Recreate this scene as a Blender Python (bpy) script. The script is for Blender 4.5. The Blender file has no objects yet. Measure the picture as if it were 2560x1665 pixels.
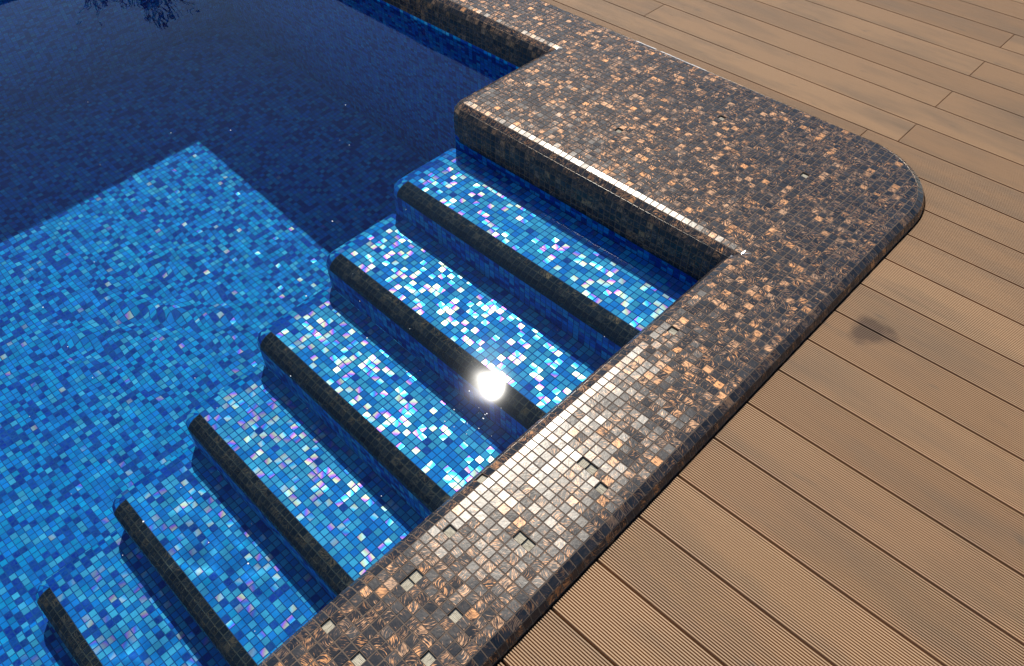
import bpy, math, random
import numpy as np
from mathutils import Matrix, Vector

P = 0.022                      # one mosaic tile with its joint, in metres; lengths below are in tiles
rng = np.random.default_rng(7)
random.seed(7)
C = bpy.context.scene.collection
sc = bpy.context.scene
R = math.radians

# ------------------------------------------------------------------ camera
CAMPOS = np.array([30.461, -14.874, 65.466])
CR = np.array([[0.71812, 0.69546, -0.01165], [0.51226, -0.54100, -0.66695], [-0.47103, 0.47393, -0.74401]])


def make_camera():
    cd = bpy.data.cameras.new('camera')
    cam = bpy.data.objects.new('camera', cd)
    C.objects.link(cam)
    r, d, f = CR[0], CR[1], CR[2]
    f = f / np.linalg.norm(f); r = r - f * r.dot(f); r /= np.linalg.norm(r); d = np.cross(f, r)
    m = Matrix(((r[0], -d[0], -f[0], CAMPOS[0] * P), (r[1], -d[1], -f[1], CAMPOS[1] * P),
                (r[2], -d[2], -f[2], CAMPOS[2] * P), (0, 0, 0, 1)))
    cam.matrix_world = m
    cd.sensor_width = 36; cd.lens = 36 * 1969.73 / 2560
    cd.clip_start = 0.02; cd.clip_end = 2000
    sc.camera = cam


make_camera()

# ------------------------------------------------------------------ light
SUN = Vector((-0.4556, 0.4196, 0.7851)).normalized()
sl = bpy.data.lights.new('sun', 'SUN')
sl.energy = 5.0; sl.angle = R(0.53); sl.color = (1.0, 0.95, 0.87)
sl.cycles.is_caustics_light = True
so = bpy.data.objects.new('sun', sl); C.objects.link(so)
so.rotation_euler = SUN.to_track_quat('Z', 'Y').to_euler()
so.location = (0, 0, 8)
world = bpy.data.worlds.new('World'); sc.world = world; world.use_nodes = True
wn = world.node_tree.nodes
sky = wn.new('ShaderNodeTexSky'); sky.sky_type = 'NISHITA'; sky.sun_disc = False
sky.sun_elevation = math.asin(SUN.z); sky.sun_rotation = math.atan2(SUN.x, SUN.y)
sky.air_density = 1.0; sky.dust_density = 0.0; sky.ozone_density = 1.0
wn['Background'].inputs[1].default_value = 0.125
world.node_tree.links.new(sky.outputs[0], wn['Background'].inputs[0])
sc.view_settings.view_transform = 'Standard'; sc.view_settings.look = 'None'
sc.view_settings.exposure = 0.0; sc.view_settings.gamma = 1.0; sc.view_settings.use_curve_mapping = False
sc.render.engine = 'CYCLES'
sc.cycles.use_denoising = True
sc.cycles.max_bounces = 10; sc.cycles.transmission_bounces = 8; sc.cycles.diffuse_bounces = 3
sc.cycles.sample_clamp_indirect = 4.0
sc.cycles.caustics_refractive = True; sc.cycles.caustics_reflective = True


# ------------------------------------------------------------------ node helper
class NT:
    def __init__(self, name):
        self.m = bpy.data.materials.new(name); self.m.use_nodes = True
        self.t = self.m.node_tree; self.n = self.t.nodes; self.n.clear()
        self.out = self.n.new('ShaderNodeOutputMaterial')

    def add(self, typ, ins=None, **kw):
        nd = self.n.new('ShaderNode' + typ)
        for k, v in kw.items(): setattr(nd, k, v)
        for k, v in (ins or {}).items(): self.set(nd.inputs[k], v)
        return nd

    def set(self, sock, v):
        if isinstance(v, bpy.types.NodeSocket): self.t.links.new(v, sock)
        elif isinstance(v, bpy.types.Node): self.t.links.new(v.outputs[0], sock)
        else: sock.default_value = v

    def math(self, op, a, b=0.0, c=0.0, clamp=False):
        nd = self.n.new('ShaderNodeMath'); nd.operation = op; nd.use_clamp = clamp
        self.set(nd.inputs[0], a); self.set(nd.inputs[1], b); self.set(nd.inputs[2], c)
        return nd.outputs[0]

    def mix(self, f, a, b, blend='MIX'):
        nd = self.n.new('ShaderNodeMix'); nd.data_type = 'RGBA'; nd.blend_type = blend
        self.set(nd.inputs[0], f); self.set(nd.inputs[6], a); self.set(nd.inputs[7], b)
        return nd.outputs[2]

    def ramp(self, f, stops, interp='LINEAR'):
        nd = self.n.new('ShaderNodeValToRGB'); cr = nd.color_ramp; cr.interpolation = interp
        while len(cr.elements) < len(stops): cr.elements.new(0.5)
        for e, (p, c) in zip(cr.elements, stops):
            e.position = p; e.color = (c[0], c[1], c[2], 1)
        self.set(nd.inputs[0], f); return nd.outputs[0]

    def rand(self):
        """the three random numbers of a tile: from the mesh attribute or from the object's own colour"""
        a = self.add('Attribute', attribute_name='tile_rnd'); o = self.add('ObjectInfo')
        v = self.add('VectorMath', {0: a.outputs['Color'], 1: o.outputs['Color']}, operation='ADD')
        s = self.add('SeparateXYZ', {0: v.outputs[0]})
        return s.outputs[0], s.outputs[1], s.outputs[2]

    def surf(self, s): self.set(self.out.inputs[0], s); return self.m


def c4(r, g, b): return (r, g, b, 1)


# ------------------------------------------------------------------ materials
def mat_brown(name='brown_glass_mosaic', ior=1.39, dim=1.0):
    N = NT(name); r1, r2, r3 = N.rand()
    uv = N.add('UVMap', uv_map='UVMap')
    cen = N.add('VectorMath', {0: uv.outputs[0], 1: (-0.5, -0.5, 0)}, operation='ADD')
    rot = N.add('VectorRotate', {'Vector': cen.outputs[0], 'Angle': N.math('MULTIPLY', r1, 12.57)}, rotation_type='Z_AXIS')
    s = N.add('SeparateXYZ', {0: rot.outputs[0]})
    bend = N.math('MULTIPLY', N.math('SUBTRACT', r3, 0.5), 1.7)
    y = N.math('ADD', s.outputs[1], N.math('MULTIPLY', N.math('MULTIPLY', s.outputs[0], s.outputs[0]), bend))
    seed = N.math('MULTIPLY', r1, 317.0)
    co = N.add('CombineXYZ', {0: N.math('MULTIPLY', s.outputs[0], 1.0), 1: N.math('MULTIPLY', y, N.math('ADD', 9.0, N.math('MULTIPLY', r1, 11.0))), 2: seed})
    nz = N.add('TexNoise', {'Vector': co.outputs[0], 'Scale': 1.0, 'Detail': 2.5, 'Roughness': 0.6, 'Distortion': 0.12})
    blob = N.add('TexNoise', {'Vector': N.add('CombineXYZ', {0: N.math('MULTIPLY', s.outputs[0], 2.0), 1: N.math('MULTIPLY', s.outputs[1], 2.0), 2: seed}).outputs[0], 'Scale': 1.0, 'Detail': 1.0})
    # amount of copper in this tile: many nearly none, some dense
    amt = N.ramp(r2, [(0.0, (0, 0, 0)), (0.34, (0.16,) * 3), (0.60, (0.36,) * 3), (0.88, (0.52,) * 3), (1.0, (1, 1, 1))])
    v = N.math('ADD', N.math('MULTIPLY', N.math('SUBTRACT', nz.outputs[0], 0.5), 6.5),
               N.math('MULTIPLY', N.math('SUBTRACT', blob.outputs[0], 0.5), 2.2))
    v = N.math('ADD', v, N.math('SUBTRACT', N.math('MULTIPLY', amt, 1.5), 1.05))
    mask = N.math('MULTIPLY', v, 2.6, clamp=True)
    fine = N.add('TexNoise', {'Vector': co.outputs[0], 'Scale': 3.2, 'Detail': 2.0})
    mask = N.math('MULTIPLY', mask, N.math('ADD', 0.35, N.math('MULTIPLY', fine.outputs[0], 1.1)), clamp=True)
    dark = N.mix(r3, c4(0.006, 0.011, 0.018), c4(0.019, 0.023, 0.030))
    gold = N.mix(N.math('FRACT', N.math('MULTIPLY', r3, 7.3)), c4(0.56, 0.23, 0.08), c4(0.33, 0.205, 0.14))
    gold = N.mix(N.math('MULTIPLY', fine.outputs[0], 0.7), gold, c4(0.62, 0.33, 0.14))
    veil = N.math('MULTIPLY', N.math('ADD', v, 1.4), 0.11 * dim, clamp=True)
    dark = N.mix(veil, dark, c4(0.17, 0.105, 0.07))
    col = N.mix(N.math('MULTIPLY', mask, 0.52 * dim), dark, gold)
    gn = N.add('NewGeometry')
    grime = N.add('TexNoise', {'Vector': N.add('VectorMath', {0: gn.outputs['Position'], 1: (9, 9, 9)}, operation='MULTIPLY').outputs[0], 'Scale': 1.0, 'Detail': 4.0})
    dust = N.math('MULTIPLY', N.math('SUBTRACT', grime.outputs[0], 0.50), 1.3, clamp=True)
    upz = N.add('SeparateXYZ', {0: gn.outputs['Normal']})
    dust = N.math('MULTIPLY', dust, N.math('POWER', N.math('MAXIMUM', upz.outputs[2], 0.0), 3.0))
    col = N.mix(N.math('MULTIPLY', dust, 0.30 * dim * dim), col, c4(0.16, 0.13, 0.11))
    bn = N.add('TexNoise', {'Vector': N.add('CombineXYZ', {0: s.outputs[0], 1: s.outputs[1], 2: seed}).outputs[0], 'Scale': 2.6, 'Detail': 3.0})
    bump = N.add('Bump', {'Strength': 0.5, 'Distance': 0.00028, 'Height': bn.outputs[0]})
    rough = N.math('ADD', 0.185, N.math('ADD', N.math('MULTIPLY', grime.outputs[0], 0.12), N.math('MULTIPLY', r3, 0.05)))
    body = N.add('BsdfDiffuse', {'Color': col, 'Normal': bump.outputs[0]})
    flake = N.add('BsdfGlossy', {'Color': gold, 'Roughness': 0.52, 'Normal': bump.outputs[0]}, distribution='BECKMANN')
    fl = N.add('MixShader', {0: N.math('MULTIPLY', mask, 0.40 * dim), 1: body.outputs[0], 2: flake.outputs[0]})
    glass = N.add('BsdfGlossy', {'Color': c4(1, 0.95, 0.88), 'Roughness': rough, 'Normal': bump.outputs[0]}, distribution='BECKMANN')
    glass2 = N.add('BsdfGlossy', {'Color': c4(1, 0.93, 0.85), 'Roughness': 0.42, 'Normal': bump.outputs[0]}, distribution='BECKMANN')
    gm = N.add('MixShader', {0: 0.18, 1: glass.outputs[0], 2: glass2.outputs[0]})
    fr = N.add('Fresnel', {'IOR': ior})
    b = N.add('MixShader', {0: fr.outputs[0], 1: fl.outputs[0], 2: gm.outputs[0]})
    return N.surf(b.outputs[0])


def mat_blue():
    N = NT('blue_glass_mosaic'); r1, r2, r3 = N.rand()
    uv = N.add('UVMap', uv_map='UVMap')
    cen = N.add('VectorMath', {0: uv.outputs[0], 1: (-0.5, -0.5, 0)}, operation='ADD')
    rot = N.add('VectorRotate', {'Vector': cen.outputs[0], 'Angle': N.math('MULTIPLY', r1, 25.1)}, rotation_type='Z_AXIS')
    s = N.add('SeparateXYZ', {0: rot.outputs[0]})
    base = N.ramp(r2, [(0.0, (0.075, 0.46, 0.68)), (0.2, (0.003, 0.245, 0.66)), (0.4, (0.002, 0.055, 0.34)),
                       (0.6, (0.06, 0.16, 0.50)), (0.8, (0.002, 0.34, 0.66))], 'CONSTANT')
    hsv = N.add('HueSaturation', {'Color': base, 'Value': N.math('ADD', 0.80, N.math('MULTIPLY', r3, 0.42)),
                                  'Hue': N.math('ADD', 0.492, N.math('MULTIPLY', r1, 0.016))})
    sm = N.add('TexNoise', {'Vector': N.add('CombineXYZ', {0: s.outputs[0], 1: s.outputs[1], 2: N.math('MULTIPLY', r1, 200)}).outputs[0], 'Scale': 1.7, 'Detail': 2.0})
    col = N.mix(N.math('MULTIPLY', N.math('SUBTRACT', sm.outputs[0], 0.35), 0.5, clamp=True), hsv.outputs[0], c4(0.10, 0.34, 0.60))
    # pearl tiles: thin metallic film whose tint runs from one edge of the tile to the other
    hue = N.math('FRACT', N.math('ADD', N.math('MULTIPLY', r3, 3.7), N.math('ADD', N.math('MULTIPLY', s.outputs[0], 0.42), N.math('MULTIPLY', sm.outputs[0], 0.15))))
    pearl = N.ramp(hue, [(0.0, (1.0, 0.22, 0.60)), (0.12, (1.0, 0.50, 0.30)), (0.26, (1.0, 0.90, 0.28)), (0.44, (1, 1, 0.80)),
                         (0.62, (0.10, 0.88, 1.0)), (0.80, (0.03, 0.32, 1.0)), (0.91, (0.42, 0.10, 1.0)), (1.0, (1.0, 0.20, 0.65))])
    isp = N.math('MULTIPLY', N.math('GREATER_THAN', r2, 0.6), N.math('LESS_THAN', r2, 0.8))
    bump = N.add('Bump', {'Strength': 0.3, 'Distance': 0.00022, 'Height': sm.outputs[0]})
    body = N.add('BsdfPrincipled', {'Base Color': col, 'Roughness': 0.5, 'Specular IOR Level': 0.06, 'Normal': bump.outputs[0]})
    film = N.add('BsdfGlossy', {'Color': pearl, 'Roughness': 0.23, 'Normal': bump.outputs[0]})
    film2 = N.add('BsdfGlossy', {'Color': pearl, 'Roughness': 0.42, 'Normal': bump.outputs[0]})
    m0 = N.add('MixShader', {0: 0.6, 1: film.outputs[0], 2: film2.outputs[0]})
    mx = N.add('MixShader', {0: N.math('MULTIPLY', isp, N.math('ADD', 0.12, N.math('MULTIPLY', r1, 0.18))), 1: body.outputs[0], 2: m0.outputs[0]})
    return N.surf(mx.outputs[0])


def mat_simple(name, col, rough=0.8, noise=0.3, scale=60, bump=0.4, spec=0.3):
    N = NT(name)
    g = N.add('NewGeometry')
    nz = N.add('TexNoise', {'Vector': g.outputs['Position'], 'Scale': scale, 'Detail': 5.0})
    nz2 = N.add('TexNoise', {'Vector': g.outputs['Position'], 'Scale': scale * 0.06, 'Detail': 3.0})
    f = N.math('ADD', N.math('MULTIPLY', nz.outputs[0], 0.6), N.math('MULTIPLY', nz2.outputs[0], 0.6))
    lo = tuple(x * (1 - noise) for x in col); hi = tuple(min(1, x * (1 + noise)) for x in col)
    c = N.mix(f, c4(*lo), c4(*hi))
    bp = N.add('Bump', {'Strength': bump, 'Distance': 0.001, 'Height': nz.outputs[0]})
    b = N.add('BsdfPrincipled', {'Base Color': c, 'Roughness': rough, 'Specular IOR Level': spec, 'Normal': bp.outputs[0]})
    return N.surf(b.outputs[0])


def mat_deck():
    N = NT('composite_decking')
    g = N.add('NewGeometry'); o = N.add('ObjectInfo')
    s = N.add('SeparateXYZ', {0: g.outputs['Position']})
    rd = N.add('SeparateXYZ', {0: o.outputs['Color']})
    seed = N.math('MULTIPLY', rd.outputs[0], 90.0)
    along = N.add('CombineXYZ', {0: N.math('MULTIPLY', s.outputs[0], 3.0), 1: N.math('MULTIPLY', s.outputs[1], 90.0), 2: seed})
    fine = N.add('TexNoise', {'Vector': along.outputs[0], 'Scale': 3.0, 'Detail': 5.0, 'Roughness': 0.7})
    blot = N.add('TexNoise', {'Vector': N.add('CombineXYZ', {0: N.math('MULTIPLY', s.outputs[0], 1.6), 1: N.math('MULTIPLY', s.outputs[1], 7.0), 2: seed}).outputs[0], 'Scale': 1.3, 'Detail': 4.0, 'Roughness': 0.6})
    grit = N.add('TexNoise', {'Vector': g.outputs['Position'], 'Scale': 900.0, 'Detail': 2.0})
    col = N.mix(rd.outputs[1], c4(0.33, 0.185, 0.090), c4(0.50, 0.305, 0.158))
    col = N.mix(N.math('MULTIPLY', N.math('SUBTRACT', blot.outputs[0], 0.45), 3.2, clamp=True), col, c4(0.22, 0.15, 0.095))
    col = N.mix(N.math('MULTIPLY', fine.outputs[0], 0.55), col, c4(0.54, 0.335, 0.175))
    # greyish scuffs, small and long along the board
    sc2 = N.add('TexNoise', {'Vector': N.add('CombineXYZ', {0: N.math('MULTIPLY', s.outputs[0], 9.0), 1: N.math('MULTIPLY', s.outputs[1], 26.0), 2: seed}).outputs[0], 'Scale': 1.0, 'Detail': 2.0})
    scf = N.math('MULTIPLY', N.math('SUBTRACT', sc2.outputs[0], 0.68), 7.0, clamp=True)
    col = N.mix(N.math('MULTIPLY', scf, 0.55), col, c4(0.12, 0.115, 0.095))
    col = N.mix(N.math('MULTIPLY', N.math('SUBTRACT', grit.outputs[0], 0.5), 1.2, clamp=True), col, c4(0.16, 0.10, 0.06))
    # one wet patch next to the coping
    wn_ = N.add('TexNoise', {'Vector': g.outputs['Position'], 'Scale': 14.0, 'Detail': 3.0})
    dx = N.math('MULTIPLY', N.math('SUBTRACT', s.outputs[0], 17.9 * P), 1 / (2.5 * P))
    dy = N.math('MULTIPLY', N.math('SUBTRACT', s.outputs[1], 56.0 * P), 1 / (2.1 * P))
    dd = N.math('ADD', N.math('ADD', N.math('MULTIPLY', dx, dx), N.math('MULTIPLY', dy, dy)), N.math('MULTIPLY', N.math('SUBTRACT', wn_.outputs[0], 0.5), 4.0))
    wet = N.math('MULTIPLY', N.math('SUBTRACT', 1.2, dd), 0.9, clamp=True)
    col = N.mix(N.math('MULTIPLY', wet, 0.72), col, c4(0.10, 0.06, 0.04))
    bp = N.add('Bump', {'Strength': 0.35, 'Distance': 0.0006, 'Height': fine.outputs[0]})
    b = N.add('BsdfPrincipled', {'Base Color': col, 'Roughness': 0.62, 'Specular IOR Level': 0.35, 'Normal': bp.outputs[0]})
    return N.surf(b.outputs[0])


def mat_water():
    N = NT('clear_pool_water')
    fr = N.add('Fresnel', {'IOR': 1.333})
    rf = N.add('BsdfRefraction', {'Color': c4(0.76, 0.955, 1.0), 'Roughness': 0.0, 'IOR': 1.333})
    g1 = N.add('BsdfGlossy', {'Color': c4(1, 1, 1), 'Roughness': 0.062})
    g2 = N.add('BsdfGlossy', {'Color': c4(1, 1, 1), 'Roughness': 0.0})
    gm = N.add('MixShader', {0: 0.08, 1: g2.outputs[0], 2: g1.outputs[0]})
    mx = N.add('MixShader', {0: fr.outputs[0], 1: rf.outputs[0], 2: gm.outputs[0]})
    return N.surf(mx.outputs[0])


M_BROWN = mat_brown(); M_NOSE = mat_brown('wet_brown_glass_mosaic', 1.13, 0.5); M_BLUE = mat_blue(); M_DECK = mat_deck(); M_WATER = mat_water()
M_GROUT = mat_simple('brown_cement_grout', (0.115, 0.082, 0.06), 0.85, 0.35, 400)
M_NGROUT = mat_simple('dark_underwater_grout', (0.085, 0.066, 0.05), 0.9, 0.3, 300, spec=0.05)
M_BGROUT = mat_simple('blue_grout', (0.012, 0.10, 0.30), 0.85, 0.2, 300)
M_PALE = mat_simple('pale_tile_adhesive', (0.50, 0.45, 0.34), 0.9, 0.35, 700, 1.0)
M_PIT = mat_simple('dark_pit_side', (0.05, 0.035, 0.025), 0.9, 0.3, 300)
M_WHITE = mat_simple('bare_white_tile', (0.72, 0.70, 0.66), 0.5, 0.15, 300)
M_SUB = mat_simple('dark_deck_substructure', (0.02, 0.015, 0.012), 0.9, 0.3, 40)
M_GROUND = mat_simple('dry_ground', (0.22, 0.18, 0.13), 0.95, 0.3, 3)
M_BARK = mat_simple('grey_brown_bark', (0.05, 0.038, 0.03), 0.9, 0.4, 60)
M_FLECK = mat_simple('pale_dust_fleck', (0.8, 0.8, 0.78), 0.5, 0.1, 60)


# ------------------------------------------------------------------ mesh helpers
def link(name, me, parent=None, kind=None, label=None, cat=None, group=None, mat=None):
    o = bpy.data.objects.new(name, me); C.objects.link(o)
    if parent is not None: o.parent = parent
    if kind: o['kind'] = kind
    if label: o['label'] = label
    if cat: o['category'] = cat
    if group: o['group'] = group
    if mat is not None and me is not None and not me.materials: me.materials.append(mat)
    o.color = (0, 0, 0, 1)
    return o


def empty(name, loc, **kw):
    o = link(name, None, **kw); o.location = tuple(float(v) * P for v in loc); o.empty_display_size = 0.05
    return o


def setparent(ob, par):
    """keep world coordinates: parents only ever have a translation"""
    ob.parent = par
    if par is not None:
        w = Vector((0, 0, 0)); q = par
        while q is not None: w += q.location; q = q.parent
        ob.matrix_parent_inverse = Matrix.Translation(-w)


def mesh_quads(name, V, F, uv=None, rnd=None):
    """V (n,3) in tiles, F (m,4)"""
    me = bpy.data.meshes.new(name)
    V = np.asarray(V, float) * P; F = np.asarray(F, np.int32)
    me.vertices.add(len(V)); me.vertices.foreach_set('co', V.ravel().astype(np.float32))
    me.loops.add(F.size); me.loops.foreach_set('vertex_index', F.ravel())
    me.polygons.add(len(F)); me.polygons.foreach_set('loop_start', np.arange(0, F.size, 4, dtype=np.int32))
    me.polygons.foreach_set('loop_total', np.full(len(F), 4, np.int32))
    me.update(calc_edges=True)
    if uv is not None:
        l = me.uv_layers.new(name='UVMap'); l.data.foreach_set('uv', uv.astype(np.float32).ravel())
    if rnd is not None:
        a = me.attributes.new('tile_rnd', 'FLOAT_COLOR', 'POINT')
        a.data.foreach_set('color', np.c_[rnd, np.ones(len(rnd))].astype(np.float32).ravel())
    me.validate(); me.shade_flat()
    return me


TH = 0.10            # tile thickness above its bed
GAP = 0.062          # joint half width


def tile_mesh(name, Q, Nn, rnd, bevel=True, gap=GAP, jit=0.010):
    """Q (n,4,3) tile cells, Nn (n,3) normals. Tile tops lie in the cell plane."""
    n = len(Q)
    c = Q.mean(1, keepdims=True)
    e1 = np.linalg.norm(Q[:, 1] - Q[:, 0], axis=1); e2 = np.linalg.norm(Q[:, 3] - Q[:, 0], axis=1)
    sz = np.minimum(e1, e2)[:, None, None]
    U = (Q[:, 1] - Q[:, 0] + Q[:, 2] - Q[:, 3]) / 2; W = (Q[:, 3] - Q[:, 0] + Q[:, 2] - Q[:, 1]) / 2
    su = np.array([-1, 1, 1, -1])[None, :, None]; sw = np.array([-1, -1, 1, 1])[None, :, None]
    lu = np.linalg.norm(U, axis=1)[:, None, None]; lw = np.linalg.norm(W, axis=1)[:, None, None]
    Uh = U[:, None, :] / lu; Wh = W[:, None, :] / lw
    j = rng.normal(0, jit, (n, 2))[:, None, :]
    off = rng.normal(0, 0.006, (n, 1, 1))
    tilt = (su * j[:, :, 0:1] + sw * j[:, :, 1:2]) * 0.5 * 1.0 + off
    Nv = Nn[:, None, :]

    def ring(g, h): return Q - su * Uh * g - sw * Wh * g + Nv * (h + tilt)
    gg = np.minimum(gap * (1 + rng.normal(0, 0.12, (n, 1, 1))), sz * 0.4)
    uvq = np.array([[0, 0], [1, 0], [1, 1], [0, 1]], float)
    if bevel:
        rings = [ring(gg + 0.014, 0.0), ring(gg, -0.014), ring(gg, -TH)]
    else:
        rings = [ring(gg, 0.0), ring(gg, -TH)]
    k = len(rings)
    V = np.stack(rings, 1).reshape(n, k * 4, 3)
    f = [[0, 1, 2, 3]]
    for r_ in range(k - 1):
        for i in range(4):
            a, b = r_ * 4 + i, r_ * 4 + (i + 1) % 4
            f.append([a, a + 4, b + 4, b])
    f = np.array(f)
    F = (f[None] + (np.arange(n) * k * 4)[:, None, None]).reshape(-1, 4)
    uvv = np.tile(uvq, (k, 1))
    uv = np.tile(uvv[f].reshape(-1, 2), (n, 1))
    rr = np.repeat(rnd, k * 4, axis=0)
    return mesh_quads(name, V.reshape(-1, 3), F, uv, rr)


UNIT = {}


def unit_tile(mat, gap=GAP):
    """one tile, 1 x 1 cell, top at z=0, shared by all the tiles that are objects of their own"""
    if mat.name not in UNIT:
        me = []
        for v in range(4):
            g = gap * (0.9 + 0.07 * v)
            def rg(g_, h): return [(-.5 + g_, -.5 + g_, h), (.5 - g_, -.5 + g_, h), (.5 - g_, .5 - g_, h), (-.5 + g_, .5 - g_, h)]
            V = rg(g + .014, 0) + rg(g, -.014) + rg(g, -TH)
            F = [[0, 1, 2, 3]]
            for r_ in range(2):
                for i in range(4):
                    a, b = r_ * 4 + i, r_ * 4 + (i + 1) % 4
                    F.append([a, a + 4, b + 4, b])
            F = np.array(F)
            uvv = np.tile(np.array([[0, 0], [1, 0], [1, 1], [0, 1]], float), (3, 1))
            m = mesh_quads('mosaic_tile', np.array(V), F, uvv[F].reshape(-1, 2))
            m.materials.append(mat); me.append(m)
        UNIT[mat.name] = me
    return random.choice(UNIT[mat.name])


def single_tiles(name, Q, Nn, rnd, mat, parent, jit=0.010, receiver=False):
    for k in range(len(Q)):
        q = Q[k]; n = Nn[k]
        u = q[1] - q[0]; w = q[3] - q[0]
        lu = np.linalg.norm(u); lw = np.linalg.norm(w)
        u = u / lu; n = n / np.linalg.norm(n)
        a, b = rng.normal(0, jit, 2)
        n = n + u * a + np.cross(n, u) * b; n /= np.linalg.norm(n)
        u = u - n * u.dot(n); u /= np.linalg.norm(u); w = np.cross(n, u)
        c = q.mean(0) + n * rng.normal(0, 0.006)
        o = bpy.data.objects.new(name, unit_tile(mat)); C.objects.link(o)
        m = Matrix(((u[0], w[0], n[0], c[0] * P), (u[1], w[1], n[1], c[1] * P), (u[2], w[2], n[2], c[2] * P), (0, 0, 0, 1)))
        setparent(o, parent)
        pw = parent.matrix_world if False else None
        o.matrix_basis = m @ Matrix.Diagonal((lu, lw, 1, 1))
        o.color = (float(rnd[k][0]), float(rnd[k][1]), float(rnd[k][2]), 1)
        if receiver: o.cycles.is_caustics_receiver = True


def bed_mesh(name, Q, Nn, drop=0.035):
    V = (Q - Nn[:, None, :] * drop).reshape(-1, 3)
    return mesh_quads(name, V, np.arange(len(V)).reshape(-1, 4))


def quad_norm(Q):
    n = np.cross(Q[:, 2] - Q[:, 0], Q[:, 3] - Q[:, 1]); return n / np.linalg.norm(n, axis=1, keepdims=True)


def project(Pt):
    d = (Pt - CAMPOS) @ CR.T
    return np.c_[1280 + 1969.73 * d[:, 0] / d[:, 2], 832.5 + 1969.73 * d[:, 1] / d[:, 2]], d[:, 2]


def biggest(Q, count, ok=None, margin=5):
    """indices of the tiles that show largest in the picture"""
    pr = [project(Q[:, i])[0] for i in range(4)]
    x = np.stack([p_[:, 0] for p_ in pr], 1); y = np.stack([p_[:, 1] for p_ in pr], 1)
    area = 0.5 * np.abs(sum(x[:, i] * y[:, (i + 1) % 4] - x[:, (i + 1) % 4] * y[:, i] for i in range(4)))
    inside = (x.min(1) > margin) & (x.max(1) < 2560 - margin) & (y.min(1) > margin) & (y.max(1) < 1665 - margin)
    if ok is not None: inside &= ok
    area = np.where(inside, area, 0)
    idx = np.argsort(-area)[:count]
    idx = idx[area[idx] > 0]
    m = np.zeros(len(Q), bool); m[idx] = True
    return m


class Tiles:
    """collects tile cells; faces keep cells in tile units"""
    def __init__(self): self.q = []; self.r = []
    def add(self, q, r): self.q.append(np.asarray(q, float)); self.r.append(r)
    def arr(self):
        Q = np.array(self.q); return Q, quad_norm(Q), np.array(self.r)


def brnd():
    return (random.random(), random.random(), random.random())


def blue_rnd(w):
    """w: weights of light, mid, dark, pearl, teal"""
    c = random.choices(range(5), w)[0]
    return (random.random(), (c + 0.5) / 5, random.random())


def profile(tilts, x0=0.0, z0=0.0):
    pts = [(x0, z0)]
    for t in tilts:
        x0 += math.cos(R(t)); z0 -= math.sin(R(t)); pts.append((x0, z0))
    return pts


def strip(dst, origin, sdir, odir, cuts, prof, start=None, end=None, rowfn=None, z0=0.0):
    """rows of tiles along a straight edge. cuts: positions along the edge. prof: (offset, z) nodes.
    start/end: 'in' = mitred inside corner, None = plain. Every cell is ordered so that it faces outward."""
    o2 = np.array(origin, float); sd = np.array(sdir, float); od = np.array(odir, float)
    L0, L1 = cuts[0], cuts[-1]
    flip = np.cross(sd, od) > 0
    for i in range(len(prof) - 1):
        (a, za), (b, zb) = prof[i], prof[i + 1]
        for k in range(len(cuts) - 1):
            s0, s1 = cuts[k], cuts[k + 1]
            def cl(s, off):
                if start == 'in': s = max(s, L0 + off)
                if end == 'in': s = min(s, L1 - off)
                return s
            c = [(cl(s0, a), a, za), (cl(s1, a), a, za), (cl(s1, b), b, zb), (cl(s0, b), b, zb)]
            if c[1][0] - c[0][0] < 0.12 and c[2][0] - c[3][0] < 0.12: continue
            q = [list(o2 + sd * s + od * o_) + [z + z0] for s, o_, z in c]
            if not flip: q = [q[1], q[0], q[3], q[2]]
            if flip: q = [q[0], q[1], q[2], q[3]]
            n = np.cross(np.subtract(q[2], q[0]), np.subtract(q[3], q[1]))
            ref = np.array([od[0] * (za - zb + 1e-6), od[1] * (za - zb + 1e-6), abs(b - a) + 1e-6])
            if n.dot(ref) < 0: q = [q[1], q[0], q[3], q[2]]
            dst(q, i, k)


def sweep(dst, cx, cy, rad, a0, a1, n, prof, z0=0.0):
    """outside rounded corner: profile swept round a vertical axis"""
    for i in range(len(prof) - 1):
        (a, za), (b, zb) = prof[i], prof[i + 1]
        for k in range(n):
            t0 = a0 + (a1 - a0) * k / n; t1 = a0 + (a1 - a0) * (k + 1) / n
            def pt(t, r, z): return [cx + math.cos(t) * (rad + r), cy + math.sin(t) * (rad + r), z + z0]
            q = [pt(t0, a, za), pt(t1, a, za), pt(t1, b, zb), pt(t0, b, zb)]
            nn = np.cross(np.subtract(q[2], q[0]), np.subtract(q[3], q[1]))
            tm = (t0 + t1) / 2
            ref = np.array([math.cos(tm) * (za - zb + 1e-6), math.sin(tm) * (za - zb + 1e-6), b - a + 1e-6])
            if nn.dot(ref) < 0: q = [q[1], q[0], q[3], q[2]]
            dst(q, i, k)


def cells(a, b, n=None):
    n = n or max(1, round(abs(b - a))); return [a + (b - a) * i / n for i in range(n + 1)]


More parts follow.
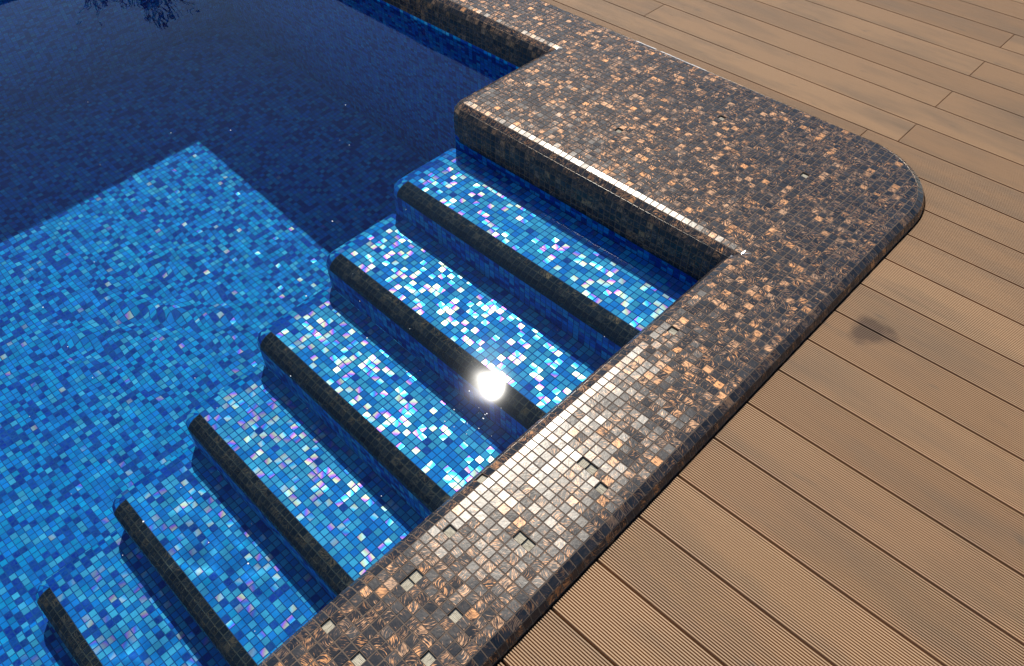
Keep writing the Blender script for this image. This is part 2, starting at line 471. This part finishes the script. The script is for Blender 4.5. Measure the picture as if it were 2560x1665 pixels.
# ------------------------------------------------------------------ plan of the pool (in tiles)
ZW = -5.9                       # water level
ZF = -66.0                      # pool floor
LX = 0.25                       # inner line of the long coping
OX = 11.4; OY = 88.1            # outer flat edges
BXF, BYF = -48.7, 56.5          # flat corner of the wide block
NYF = 78.2                      # flat inner edge of the narrow coping
RC = 11.0                       # radius of the rounded outer corner
PR_BLOCK = profile([8, 27, 53, 80]); PR_LONG = profile([3, 22, 50, 80]); PR_OUT = profile([28, 66, 86])
WALLN = PR_BLOCK[-1][0]
FRONT = BYF - WALLN             # face of the block under the bullnose
FARW = NYF - WALLN
LEFTW = -160.4
SOUTH = -64.0
STEPX = -48.8                   # left flat edge of the stairs
T_STEP, R_STEP, Z1 = 13.97, 9.07, -9.1
FR1 = 40.67                     # front face of the first step
PR_NOSE = profile([15, 36, 58, 82])
NOSEO, NOSEZ = PR_NOSE[-1]
BLOCKX = BXF - WALLN
HOLES = {(2, 0), (2, -1), (0, -8), (4, -8), (8, -4), (7, 0), (1, 5), (5, 19), (6, 19), (8, 18), (1, 39), (6, 9), (7, 9)}
BLOCK_HOLES = [(-27.0, 66.0), (-1.9, 74.7), (-18.0, 78.5)]


def hole_cells():
    """two more places measured in the picture"""
    return HOLES


# ------------------------------------------------------------------ coping
coping = empty('pool_coping', (5, 20, 0), label='dark brown and copper glass mosaic coping with rounded edges around the pool steps', cat='pool coping')
TC = Tiles(); holes = []


def in_corner(x, y):
    return x > OX - RC and y > OY - RC and (x - (OX - RC)) ** 2 + (y - (OY - RC)) ** 2 > RC * RC


clipped = []                     # polygons cut by the rounded corner


def clip_corner(poly):
    """keep the part of the polygon inside the rounded corner (convex region)"""
    cx, cy = OX - RC, OY - RC
    out = poly
    for k in range(13):
        t0 = math.pi / 2 * k / 12
        nx, ny = math.cos(t0), math.sin(t0)
        res = []
        for i in range(len(out)):
            a, b = out[i], out[(i + 1) % len(out)]
            da = (a[0] - cx) * nx + (a[1] - cy) * ny - RC; db = (b[0] - cx) * nx + (b[1] - cy) * ny - RC
            if da <= 0: res.append(a)
            if (da < 0 < db) or (db < 0 < da):
                t = da / (da - db); res.append((a[0] + (b[0] - a[0]) * t, a[1] + (b[1] - a[1]) * t))
        out = res
        if not out: return out
    return out


def add_flat(x0, x1, y0, y1):
    """one cell of the flat top"""
    cs = [(x0, y0), (x1, y0), (x1, y1), (x0, y1)]
    mx, my = (x0 + x1) / 2, (y0 + y1) / 2
    if x1 > OX - RC and y1 > OY - RC and any(in_corner(*c) for c in cs):
        pg = clip_corner(cs)
        if len(pg) >= 3:
            ar = 0.5 * abs(sum(pg[i][0] * pg[(i + 1) % len(pg)][1] - pg[(i + 1) % len(pg)][0] * pg[i][1] for i in range(len(pg))))
            if ar > 0.06: clipped.append(pg)
        return
    i = int(round((mx - LX - 0.5) / 1.013)); j = int(math.floor(my))
    ish = (abs(mx - LX) < 12 and my < BYF and (i, j) in HOLES) or any(abs(mx - hx) < 0.5 and abs(my - hy) < 0.5 for hx, hy in BLOCK_HOLES)
    q = [(x0, y0, 0), (x1, y0, 0), (x1, y1, 0), (x0, y1, 0)]
    if ish: holes.append(q)
    else: TC.add(q, brnd())


XL = cells(LX + PR_LONG[1][0], OX, 10)
Y_LONG = [float(j) for j in range(int(SOUTH), 57)] + [BYF]
for a in range(10):
    for b in range(len(Y_LONG) - 1): add_flat(XL[a], XL[a + 1], Y_LONG[b], Y_LONG[b + 1])
XB = cells(BXF, XL[0], 50)[:-1] + XL
YB = cells(BYF, NYF, 22) + cells(NYF, OY, 10)[1:]
for a in range(len(XB) - 1):
    for b in range(len(YB) - 1): add_flat(XB[a], XB[a + 1], YB[b], YB[b + 1])
XN = cells(-181.0, BXF, 131); YN = cells(NYF, OY, 10)
for a in range(len(XN) - 1):
    for b in range(len(YN) - 1): add_flat(XN[a], XN[a + 1], YN[b], YN[b + 1])

NB = 3                          # plain brown rows on the wall under the bullnose


def wall_prof(pr, rows): return pr + [(pr[-1][0], pr[-1][1] - k - 1) for k in range(rows)]


whites = Tiles()


def to_c(q, i, k): TC.add(q, brnd())


# long coping, pool side (holes in the bullnose too)
strip(lambda q, i, k: holes.append(q) if (i == 0 and (Y_LONG[k] in (-8.0, )) or (i == 1 and Y_LONG[k] == 11.0)) else TC.add(q, brnd()),
      (XL[0], 0), (0, 1), (-1, 0), Y_LONG, wall_prof(PR_LONG, NB), end='in')
# block front
XF = [x for x in XB if x <= XL[0] + 1e-6]
strip(to_c, (0, BYF), (1, 0), (0, -1), XF, wall_prof(PR_BLOCK, NB + 1), end='in')
# block corner and left face
sweep(to_c, BXF, BYF, 0.0, math.pi, 1.5 * math.pi, 3, wall_prof(PR_BLOCK, NB))
strip(to_c, (BXF, 0), (0, 1), (-1, 0), [y for y in YB if y <= NYF + 1e-6], wall_prof(PR_BLOCK, NB), end='in')
# narrow coping, pool side
XNn = [x for x in XN if x >= LEFTW + WALLN]
strip(to_c, (0, NYF), (1, 0), (0, -1), XNn, wall_prof(PR_BLOCK, NB), end='in')
# outer edges
YO = [y for y in Y_LONG if y < OY - RC] + [y for y in YB if BYF < y < OY - RC] + [OY - RC]
strip(to_c, (OX, 0), (0, 1), (1, 0), YO, PR_OUT)
sweep(to_c, OX - RC, OY - RC, RC, 0, math.pi / 2, 18, PR_OUT)
XO = [x for x in XN if x < BXF - .1] + [x for x in XB if x < OX - RC] + [OX - RC]


def to_far(q, i, k):
    x = (XO[k] + XO[k + 1]) / 2
    if i == 0 and (-41.5 < x < -28.2) and abs(x + 36.9) > 0.5: whites.add(q, brnd())
    else: TC.add(q, brnd())


strip(to_far, (0, OY), (1, 0), (0, 1), XO, PR_OUT)
# left side coping of the pool, just beyond the picture
strip(to_c, (LEFTW - 0.0 - WALLN + WALLN * 0, 0), (0, 1), (1, 0), cells(SOUTH, NYF, 142), [(-11, 0.0), (-5.5, 0.0), (0.0, 0.0), (0.25, -0.4), (0.3, -4.4)])

QC, NC, RCd = TC.arr()
big = biggest(QC, 300)
single_tiles('mosaic_tile', QC[big], NC[big], RCd[big], M_BROWN, coping, 0.014)
me = tile_mesh('mosaic_tiles', QC[~big], NC[~big], RCd[~big], True, jit=0.014); me.materials.append(M_BROWN)
o = link('mosaic_tiles', me, kind='stuff'); setparent(o, coping)
me = bed_mesh('grout_bed', QC, NC); me.materials.append(M_GROUT)
o = link('grout_bed', me); setparent(o, coping)
# tiles cut to the curve
V = []; F3 = []; RN = []; UVp = []
for pg in clipped:
    c = np.mean(pg, 0); r_ = brnd(); n = len(pg); b0 = len(V)
    for (g, z) in ((0.10, 0.0), (0.065, -0.03), (0.065, -TH)):
        for x, y in pg:
            d = c - np.array((x, y)); l = np.linalg.norm(d) + 1e-6
            V.append((x + d[0] / l * g * 1.3, y + d[1] / l * g * 1.3, z)); RN.append(r_)
    F3.append([b0 + i for i in range(n)])
    for k in range(2):
        for i in range(n):
            a = b0 + k * n + i; b = b0 + k * n + (i + 1) % n
            F3.append([a, a + n, b + n, b])
me = bpy.data.meshes.new('cut_tiles'); me.from_pydata([tuple(P * t for t in v) for v in V], [], F3)
a = me.attributes.new('tile_rnd', 'FLOAT_COLOR', 'POINT'); a.data.foreach_set('color', np.c_[np.array(RN), np.ones(len(RN))].astype(np.float32).ravel())
l = me.uv_layers.new(name='UVMap')
va = np.array(V); li = np.zeros(len(me.loops), np.int32); me.loops.foreach_get('vertex_index', li)
l.data.foreach_set('uv', (va[li][:, :2] % 1.0).astype(np.float32).ravel())
me.materials.append(M_BROWN); o = link('cut_tiles', me, kind='stuff'); setparent(o, coping)
me = bpy.data.meshes.new('corner_grout')
V = []; Fx = []
for pg in clipped:
    b0 = len(V); V += [(x * P, y * P, -0.035 * P) for x, y in pg]; Fx.append(list(range(b0, b0 + len(pg))))
me.from_pydata(V, [], Fx); me.materials.append(M_GROUT); o = link('corner_grout', me, kind='stuff'); setparent(o, coping)
# white tiles on the far outer edge
Q, Nn, rr = whites.arr()
for k in range(len(Q)):
    me = tile_mesh('bare_tile', Q[k:k + 1], Nn[k:k + 1], rr[k:k + 1]); me.materials.append(M_WHITE)
    o = link('bare_tile', me, label='bare white tile that has lost its glaze'); setparent(o, coping)
me = bed_mesh('edge_grout', Q, Nn); me.materials.append(M_GROUT); o = link('edge_grout', me); setparent(o, coping)
# pits where a tile has come off: four dark sides and a pale ribbed adhesive floor
for q in holes:
    q = np.array(q, float); n = quad_norm(q[None])[0]; dep = 0.28
    top = q - n * 0.035; c = q.mean(0)
    inn = q + (c - q) * 0.05; bot = inn - n * dep
    me = mesh_quads('tile_pit', np.r_[top, bot], [[i, (i + 1) % 4, 4 + (i + 1) % 4, 4 + i] for i in range(4)])
    me.materials.append(M_PIT); o = link('tile_pit', me); setparent(o, coping)
    # ribs
    V = []; F = []
    nr = 8; u = bot[1] - bot[0]; w = bot[3] - bot[0]; k0 = random.random() < .5
    if k0: u, w = w, u
    base = bot[0]
    for k in range(nr):
        for (t, h) in ((k / nr, 0.0), ((k + .35) / nr, 0.035), ((k + .75) / nr, 0.035)):
            for s_ in (0, .33, .66, 1):
                V.append(base + w * t + u * s_ + n * (h + rng.normal(0, 0.012)))
    for s_ in (0, .33, .66, 1): V.append(base + w + u * s_)
    for k in range(nr * 3):
        for s_ in range(3):
            a = k * 4 + s_; fq = [a, a + 1, a + 5, a + 4]; F.append(fq if not k0 else fq[::-1])
    me = mesh_quads('adhesive_patch', np.array(V), F); me.materials.append(M_PALE)
    o = link('adhesive_patch', me, label='pale ribbed adhesive where a tile is missing'); setparent(o, coping)

# ------------------------------------------------------------------ stairs
W_T = (37, 27, 2, 34, 0); W_L = (28, 36, 14, 19, 6); W_EDGE = (16, 28, 44, 6, 6); W_F = (9, 36, 27, 2, 26); W_WALL = (8, 18, 50, 0, 24); W_R = (28, 40, 22, 4, 6)
stairs = empty('pool_stairs', (-24, 0, Z1), label='underwater pool stairs of blue pearl mosaic with dark brown nosing strips', cat='pool stairs')
NS = 7
steps = []
allblue = []; allnose = []
LXW = XL[0] - PR_LONG[-1][0]      # face of the wall under the long coping
XS = cells(STEPX, LXW, 48)
for k in range(NS):
    z = Z1 - k * R_STEP; fr = FR1 - k * T_STEP; back = FRONT if k == 0 else fr + T_STEP
    st = empty('step', (-24, fr, z)); setparent(st, stairs); steps.append(st)
    st.location = Vector((-24 * P, fr * P, z * P)) - stairs.location; st.matrix_parent_inverse.identity()
    TB = Tiles(); TN = Tiles()
    wt = W_T if k < 4 else W_L
    yf = fr + NOSEO               # flat front edge
    rows = cells(yf, back, round(back - yf))
    for a in range(len(XS) - 1):
        for b in range(len(rows) - 1):
            w_ = W_EDGE if a == 0 else wt
            TB.add([(XS[a], rows[b], z), (XS[a + 1], rows[b], z), (XS[a + 1], rows[b + 1], z), (XS[a], rows[b + 1], z)], blue_rnd(w_))
    strip(lambda q, i, c_: TN.add(q, brnd()), (0, yf), (1, 0), (0, -1), XS, PR_NOSE, z0=z)
    low = z + NOSEZ; floor_z = max(ZF, z - R_STEP)
    if floor_z < low - 0.5:
        rz = cells(low, floor_z)
        strip(lambda q, i, c_: TB.add(q, blue_rnd(W_R)), (0, yf), (1, 0), (0, -1), XS, [(NOSEO, r_) for r_ in rz])
    # left side: rounded border rows and rounded vertical corner
    pr_s = PR_NOSE + [(NOSEO, NOSEZ - 1 - i) for i in range(0, 8)]
    ys = rows 
    strip(lambda q, i, c_: TB.add(q, blue_rnd(W_EDGE if i < 4 else W_R)), (STEPX, 0), (0, 1), (-1, 0), ys, pr_s, z0=z)
    sweep(lambda q, i, c_: TB.add(q, blue_rnd(W_EDGE if i < 4 else W_R)), STEPX, yf, 0.0, math.pi, 1.5 * math.pi, 3, pr_s, z0=z)
    allblue.append(TB.arr()); allnose.append(TN.arr())


def occl_ok(Q):
    c = Q.mean(1); x = c[:, 0]; z = c[:, 2]
    return x < -4.5 + (z - ZW) * 0.30


for kind, data, mat, one, many in (('b', allblue, M_BLUE, 'mosaic_tile', 'mosaic_tiles'), ('n', allnose, M_NOSE, 'nosing_tile', 'nosing_tiles')):
    Qa = np.concatenate([d[0] for d in data]); Na = np.concatenate([d[1] for d in data])
    up = (Na[:, 2] > 0.6) & occl_ok(Qa)
    m = biggest(Qa, 300, up); s0 = 0
    for k, (Q, Nn, rr) in enumerate(data):
        mk = m[s0:s0 + len(Q)]; s0 += len(Q)
        if mk.any(): single_tiles(one, Q[mk], Nn[mk], rr[mk], mat, steps[k], 0.016, True)
        me = tile_mesh(many, Q[~mk], Nn[~mk], rr[~mk], jit=0.016); me.materials.append(mat)
        o = link(many, me, kind='stuff'); setparent(o, steps[k]); o.cycles.is_caustics_receiver = True
        me = bed_mesh('grout_bed', Q, Nn); me.materials.append(M_BGROUT if kind == 'b' else M_NGROUT)
        o = link('grout_bed', me); setparent(o, steps[k]); o.cycles.is_caustics_receiver = True


# ------------------------------------------------------------------ basin walls and floor
def panel(root, T, jit=0.014, count=300, ok=None, bevel=False):
    Q, Nn, rr = T.arr()
    m = biggest(Q, count, ok) if count else np.zeros(len(Q), bool)
    if m.any(): single_tiles('mosaic_tile', Q[m], Nn[m], rr[m], M_BLUE, root, jit, True)
    me = tile_mesh('mosaic_tiles', Q[~m], Nn[~m], rr[~m], bevel, jit=jit); me.materials.append(M_BLUE)
    o = link('mosaic_tiles', me, kind='stuff'); setparent(o, root); o.cycles.is_caustics_receiver = True


def sheet(name, Q, mat, root, drop=0.035):
    Q = np.array(Q, float)[None]; me = bed_mesh(name, Q, quad_norm(Q), drop); me.materials.append(mat)
    o = link(name, me); setparent(o, root); o.cycles.is_caustics_receiver = True; return o


ztop = PR_BLOCK[-1][1] - NB
# floor
V = np.array([(LEFTW - 2, SOUTH - 2, ZF - .035), (2, SOUTH - 2, ZF - .035), (2, FARW + 2, ZF - .035), (LEFTW - 2, FARW + 2, ZF - .035)])
me = mesh_quads('pool_floor', V, [[0, 1, 2, 3]]); me.materials.append(M_BGROUT)
pf = link('pool_floor', me, kind='structure'); pf.cycles.is_caustics_receiver = True
T = Tiles()
fx = cells(LEFTW, STEPX - NOSEO); fy = cells(SOUTH, FARW)
for a in range(len(fx) - 1):
    for b in range(len(fy) - 1):
        T.add([(fx[a], fy[b], ZF), (fx[a + 1], fy[b], ZF), (fx[a + 1], fy[b + 1], ZF), (fx[a], fy[b + 1], ZF)], blue_rnd(W_F))
Qf = T.arr()[0]
# seen through the water the floor stands nearer: pick what is not behind the stairs
panel(pf, T, ok=(Qf[:, :, 0].mean(1) < -82) & (Qf[:, :, 1].mean(1) < 20))


def wall_thing(name, label, origin, sdir, odir, cuts, rowz, tiled=True, end=None, count=300, okf=None, ext=None):
    c = np.array(origin, float) + np.array(sdir, float) * (cuts[0] + cuts[-1]) / 2
    root = empty(name, (c[0], c[1], ZF), label=label, cat='pool wall')
    T = Tiles()
    strip(lambda q, i, k: T.add(q, blue_rnd(W_WALL if i < 3 else W_F)), origin, sdir, odir, cuts, [(0, r_) for r_ in rowz])
    Q = T.arr()[0]
    panel(root, T, count=count, ok=okf(Q) if okf else None)
    S = []
    strip(lambda q, i, k: S.append(q), origin, sdir, odir, [cuts[0], cuts[-1]], [(0, rowz[0]), (0, rowz[-1])])
    sheet('grout_bed', S[0], M_BGROUT, root)
    return root


wall_thing('pool_wall', 'deep blue mosaic pool wall below the narrow far coping', (0, FARW), (1, 0), (0, -1), cells(LEFTW, BLOCKX), cells(ztop, ZF),
           okf=lambda Q: (Q[:, :, 2].mean(1) > -30))
wall_thing('pool_wall', 'blue mosaic wall under the front of the wide brown block, above the top step', (0, FRONT), (1, 0), (0, -1), cells(BLOCKX + WALLN, LXW), cells(ztop - 1, Z1, 3),
           okf=lambda Q: Q[:, :, 0].mean(1) < -6)
T = Tiles()
bw = wall_thing('pool_wall', 'short mosaic pool wall at the left end of the wide brown block', (BLOCKX, 0), (0, 1), (-1, 0), cells(BYF, FARW), cells(ztop, ZF), count=0)
cT = Tiles(); sweep(lambda q, i, k: cT.add(q, blue_rnd(W_F)), BXF, BYF, 0.0, math.pi, 1.5 * math.pi, 3, [(WALLN, r_) for r_ in cells(ztop, ZF)])
panel(bw, cT, count=0)
Q, Nn, rr = cT.arr(); me = bed_mesh('corner_grout', Q, Nn); me.materials.append(M_BGROUT); o = link('corner_grout', me); setparent(o, bw); o.cycles.is_caustics_receiver = True
wall_thing('pool_wall', 'mosaic pool wall along the left side of the deep end', (LEFTW + 0.3, 0), (0, 1), (1, 0), cells(SOUTH, FARW), cells(-4.4, ZF), count=0)
wall_thing('pool_wall', 'mosaic pool wall beside the stairs under the long coping', (LXW, 0), (0, 1), (-1, 0), cells(SOUTH, FRONT), cells(PR_LONG[-1][1] - NB, -30), count=0)
wall_thing('pool_wall', 'mosaic pool wall closing the near end of the pool', (0, SOUTH), (1, 0), (0, 1), cells(LEFTW, LXW), cells(0, ZF), count=0)

# ------------------------------------------------------------------ water surface with small ripples
DXY = 0.5
xs = np.arange(LEFTW + 0.2, LXW + 0.45, DXY); ys = np.arange(SOUTH, FARW + 0.45, DXY)
X, Y = np.meshgrid(xs, ys, indexing='ij')
H = np.zeros_like(X)
rw = np.random.default_rng(3)


def waves(n, lam0, lam1, slope, direction=None, spread=math.pi):
    h = np.zeros_like(X)
    for _ in range(n):
        lam = lam0 * (lam1 / lam0) ** rw.random(); t = (direction or 0) + (rw.random() - .5) * 2 * spread
        k = 2 * math.pi / lam; ph = rw.random() * 6.28
        h += slope / k * math.sqrt(2 / n) * np.sin(k * (X * math.cos(t) + Y * math.sin(t)) + ph + 0.6 * np.sin(k * .21 * (X * math.sin(t) - Y * math.cos(t)) + ph * 3))
    return h


def blob(cx, cy, r, soft):
    d = np.sqrt((X - cx) ** 2 + (Y - cy) ** 2); return 1 / (1 + np.exp((d - r) / soft))


H += waves(14, 14, 36, 0.0022)
H += waves(16, 3.0, 8, 0.0035)
H *= 1 - 0.7 * (1 / (1 + np.exp((-44 - X) / 3.0)))
H += waves(70, 3.4, 9.0, 0.012) * blob(-50, 3, 13, 4)
H += waves(60, 2.8, 5.5, 0.009) * blob(-47, 5, 9, 3)
H += waves(14, 5, 10, 0.0032) * blob(-12, 23, 9, 3)
near = np.minimum(1, np.maximum(0, (FARW - Y) / 3))
V = np.stack([X, Y, ZW + H], -1).reshape(-1, 3)
ni, nj = X.shape
ii, jj = np.meshgrid(np.arange(ni - 1), np.arange(nj - 1), indexing='ij')
F = np.stack([ii * nj + jj, (ii + 1) * nj + jj, (ii + 1) * nj + jj + 1, ii * nj + jj + 1], -1).reshape(-1, 4)
cxx = X[:-1, :-1].ravel() + DXY / 2; cyy = Y[:-1, :-1].ravel() + DXY / 2
cxx = X[:-1, :-1].ravel() + DXY / 2; cyy = Y[:-1, :-1].ravel() + DXY / 2
F = F[~((cxx > BLOCKX + 3.4) & (cyy > FRONT + 0.4))]
me = mesh_quads('pool_water', V, F); me.materials.append(M_WATER)
me.polygons.foreach_set('use_smooth', np.ones(len(me.polygons), bool))
wo = link('pool_water', me, kind='structure'); wo.cycles.is_caustics_caster = True

# a little dust floating on the water
V = []; F = []
spots = [(-9, 18, 2.5, 26), (-60, 8, 30, 14), (-20, 0, 16, 40), (-90, 40, 30, 14), (-30, 30, 18, 14)]
for cx, cy, sp, n in spots:
    for _ in range(n):
        x, y = rw.normal(cx, sp), rw.normal(cy, sp)
        if not (-150 < x < -5 and -40 < y < FRONT - 1): continue
        r_ = abs(rw.normal(0, 0.045)) + 0.03; a = rw.random() * 6.28; e = 0.4 + rw.random() * .6
        b0 = len(V)
        for z in (0.03, -0.02):
            for t in (0, 1.57, 3.14, 4.71):
                V.append((x + r_ * math.cos(t + a), y + r_ * e * math.sin(t + a), ZW + z))
        F += [[b0, b0 + 1, b0 + 2, b0 + 3]] + [[b0 + i, b0 + 4 + i, b0 + 4 + (i + 1) % 4, b0 + (i + 1) % 4] for i in range(4)]
me = mesh_quads('floating_dust', np.array(V), F); me.materials.append(M_FLECK)
link('floating_dust', me, kind='stuff', label='tiny pale dust flecks floating on the pool water')

# ------------------------------------------------------------------ deck of ribbed boards
DZ = -1.6; PSI = 0.014; BP = 6.156; Y0 = 136.194
GAPO = 0.12
OUTR = PR_OUT[-1][0]


def outline_x(ya, yb):
    """left end of a rib lying between ya and yb"""
    y = max(ya, yb)
    lim = OY + OUTR + GAPO
    if min(ya, yb) > lim: return None
    cy = OY - RC; rr = RC + OUTR + GAPO; xo = OX - RC
    m = min(ya, yb)
    if m <= cy: return OX + OUTR + GAPO
    d = min(m - cy, rr - 1e-3)
    return xo + math.sqrt(rr * rr - d * d)


me = mesh_quads('deck', np.array([(-260, SOUTH - 60, DZ - 1.3), (180, SOUTH - 60, DZ - 1.3), (180, 230, DZ - 1.3), (-260, 230, DZ - 1.3)]), [[0, 1, 2, 3]])
me.materials.append(M_SUB)
# the sheet would cut through the pool: build it as a ring instead
RX0, RX1, RY0, RY1 = -181.0, OX - 1, SOUTH - 12, OY - 1
ringV = np.array([(-260, -130, 0), (180, -130, 0), (180, 230, 0), (-260, 230, 0), (RX0, RY0, 0), (RX1, RY0, 0), (RX1, RY1, 0), (RX0, RY1, 0)], float); ringV[:, 2] = DZ - 1.3
me = mesh_quads('deck', ringV, [[0, 1, 5, 4], [1, 2, 6, 5], [2, 3, 7, 6], [3, 0, 4, 7]]); me.materials.append(M_SUB)
deck = link('deck', me, kind='structure')
NR = 24
def board(k, xa, xb):
    """board k lies between seams k and k+1 (counted towards the camera)"""
    yt = Y0 - k * BP - 0.11; yb = Y0 - (k + 1) * BP + 0.11
    V = []; F = []
    pitch = (yt - yb) / NR; rib = pitch * 0.58
    for r_ in range(NR):
        a = yb + r_ * pitch; b = a + pitch
        r0 = a + (pitch - rib) / 2; r1 = r0 + rib
        x0 = xa + 0.0
        if xa < OX + 3:
            mid = PSI * max(xa, OX)
            lim = outline_x(a + mid, b + mid)
            if lim is not None: x0 = max(x0, lim)
            elif a + PSI * xa * (1 if xa > 0 else 1) < OY + OUTR + GAPO:
                # the slope of the boards carries this rib into the coping further left
                x0 = max(x0, (OY + OUTR + GAPO - a) / PSI)
        if x0 > xb - 0.5: continue
        zt, zg = DZ, DZ - 0.26
        prof = [(a, zg), (r0, zg), (r0 + .014, zt), (r1 - .014, zt), (r1, zg), (b, zg)]
        b0 = len(V)
        for x in (x0, xb):
            for (y, z) in prof: V.append((x, y + PSI * x, z))
        for i in range(5): F.append([b0 + i, b0 + 6 + i, b0 + 7 + i, b0 + i + 1])
        # end caps of the rib and the body below
        for x, s_ in ((x0, 0), (xb, 1)):
            c0 = len(V)
            V += [(x, a + PSI * x, DZ - 1.0), (x, b + PSI * x, DZ - 1.0), (x, b + PSI * x, zg), (x, a + PSI * x, zg),
                  (x, r0 + PSI * x, zg), (x, r1 + PSI * x, zg), (x, r1 - .014 + PSI * x, zt), (x, r0 + .014 + PSI * x, zt)]
            fa = [[c0, c0 + 3, c0 + 2, c0 + 1], [c0 + 4, c0 + 7, c0 + 6, c0 + 5]]
            F += fa if s_ == 0 else [f_[::-1] for f_ in fa]
        if r_ in (0, NR - 1):
            y = a if r_ == 0 else b
            c0 = len(V); V += [(x0, y + PSI * x0, zg), (xb, y + PSI * xb, zg), (xb, y + PSI * xb, DZ - 1.0), (x0, y + PSI * x0, DZ - 1.0)]
            F.append([c0, c0 + 3, c0 + 2, c0 + 1] if r_ == 0 else [c0, c0 + 1, c0 + 2, c0 + 3])
    if not F: return
    me = mesh_quads('deck_board', np.array(V), F); me.materials.append(M_DECK)
    o = link('deck_board', me); setparent(o, deck)
    o.color = (random.random(), random.random(), random.random(), 1)


JG = 0.07
for k in range(-6, 27):
    base = 2.6 if (k % 2 == 0) else -47.8
    if k == 7: base = -2.0
    cuts = sorted({base + 100.8 * n for n in range(-2, 3)})
    for a, b in zip(cuts[:-1], cuts[1:]):
        if b < -110 or a > 120: continue
        if k >= 8 and b < OX: continue
        board(k, a + JG, b - JG)

# ------------------------------------------------------------------ ground and a bare tree that only shows mirrored in the water
gv = np.array([(-60000, -60000, -14), (60000, -60000, -14), (60000, 60000, -14), (-60000, 60000, -14), (-200, -130, -14), (60, -130, -14), (60, 150, -14), (-200, 150, -14)], float)
me = mesh_quads('ground', gv, [[0, 1, 5, 4], [1, 2, 6, 5], [2, 3, 7, 6], [3, 0, 4, 7]]); me.materials.append(M_GROUND)
link('ground', me, kind='structure')
az = R(160.5); dist = 14.5 / P
bx, by = -130 + math.cos(az) * dist, 42 + math.sin(az) * dist
tree = empty('bare_tree', (bx, by, -14), label='leafless twiggy tree beyond the pool, seen only mirrored at the top left of the water', cat='tree')


def tubes(name, segs, mat):
    """segs: list of (p0, p1, r0, r1) in metres"""
    V = []; F = []
    for p0, p1, r0, r1 in segs:
        d = (Vector(p1) - Vector(p0)).normalized(); r0 = max(r0, 0.009); r1 = max(r1, 0.007); u = d.orthogonal().normalized(); w = d.cross(u); b0 = len(V)
        for p_, r_ in ((p0, r0), (p1, r1)):
            for i in range(5):
                t = i * 2 * math.pi / 5; v = Vector(p_) + u * (r_ * math.cos(t)) + w * (r_ * math.sin(t)); V.append(tuple(v))
        for i in range(5): F.append((b0 + i, b0 + (i + 1) % 5, b0 + 5 + (i + 1) % 5, b0 + 5 + i))
    me = bpy.data.meshes.new(name); me.from_pydata(V, [], F); me.materials.append(mat)
    o = link(name, me); setparent(o, tree); return o


rt = random.Random(5)
trunk = []; limbs = []; twigs = []
base = Vector((bx * P, by * P, -14 * P))
p_ = base.copy(); r0 = 0.16
for i in range(5):
    q_ = p_ + Vector((rt.uniform(-.08, .08), rt.uniform(-.08, .08), 0.55)); trunk.append((p_, q_, r0, r0 * .85)); r0 *= .85; p_ = q_


def grow(p0, d, r0, ln, lvl):
    q_ = p0
    for s_ in range(3):
        d = (d + Vector((rt.uniform(-.22, .22), rt.uniform(-.22, .22), rt.uniform(0, .22)))).normalized()
        n_ = q_ + d * (ln / 3); (limbs if lvl < 2 else twigs).append((q_, n_, r0, r0 * .8)); r0 *= .8; q_ = n_
        if lvl < 4 and (s_ > 0 or lvl < 1):
            for _ in range(2 if lvl < 3 else 2):
                dd = (d + Vector((rt.uniform(-.8, .8), rt.uniform(-.8, .8), rt.uniform(-.1, .5)))).normalized()
                grow(q_, dd, r0 * .7, ln * .66, lvl + 1)


for i in range(5):
    t = i * 1.257; grow(p_, Vector((math.cos(t) * .55, math.sin(t) * .55, 1)).normalized(), r0 * .6, 1.5, 0)
tubes('trunk', trunk, M_BARK); tubes('limbs', limbs, M_BARK)
o = tubes('crown', twigs, M_BARK); o['kind'] = 'stuff'
print('tiles coping', len(QC), 'objects', len(bpy.data.objects), 'tris', sum(len(m.polygons) * 2 for m in bpy.data.meshes))
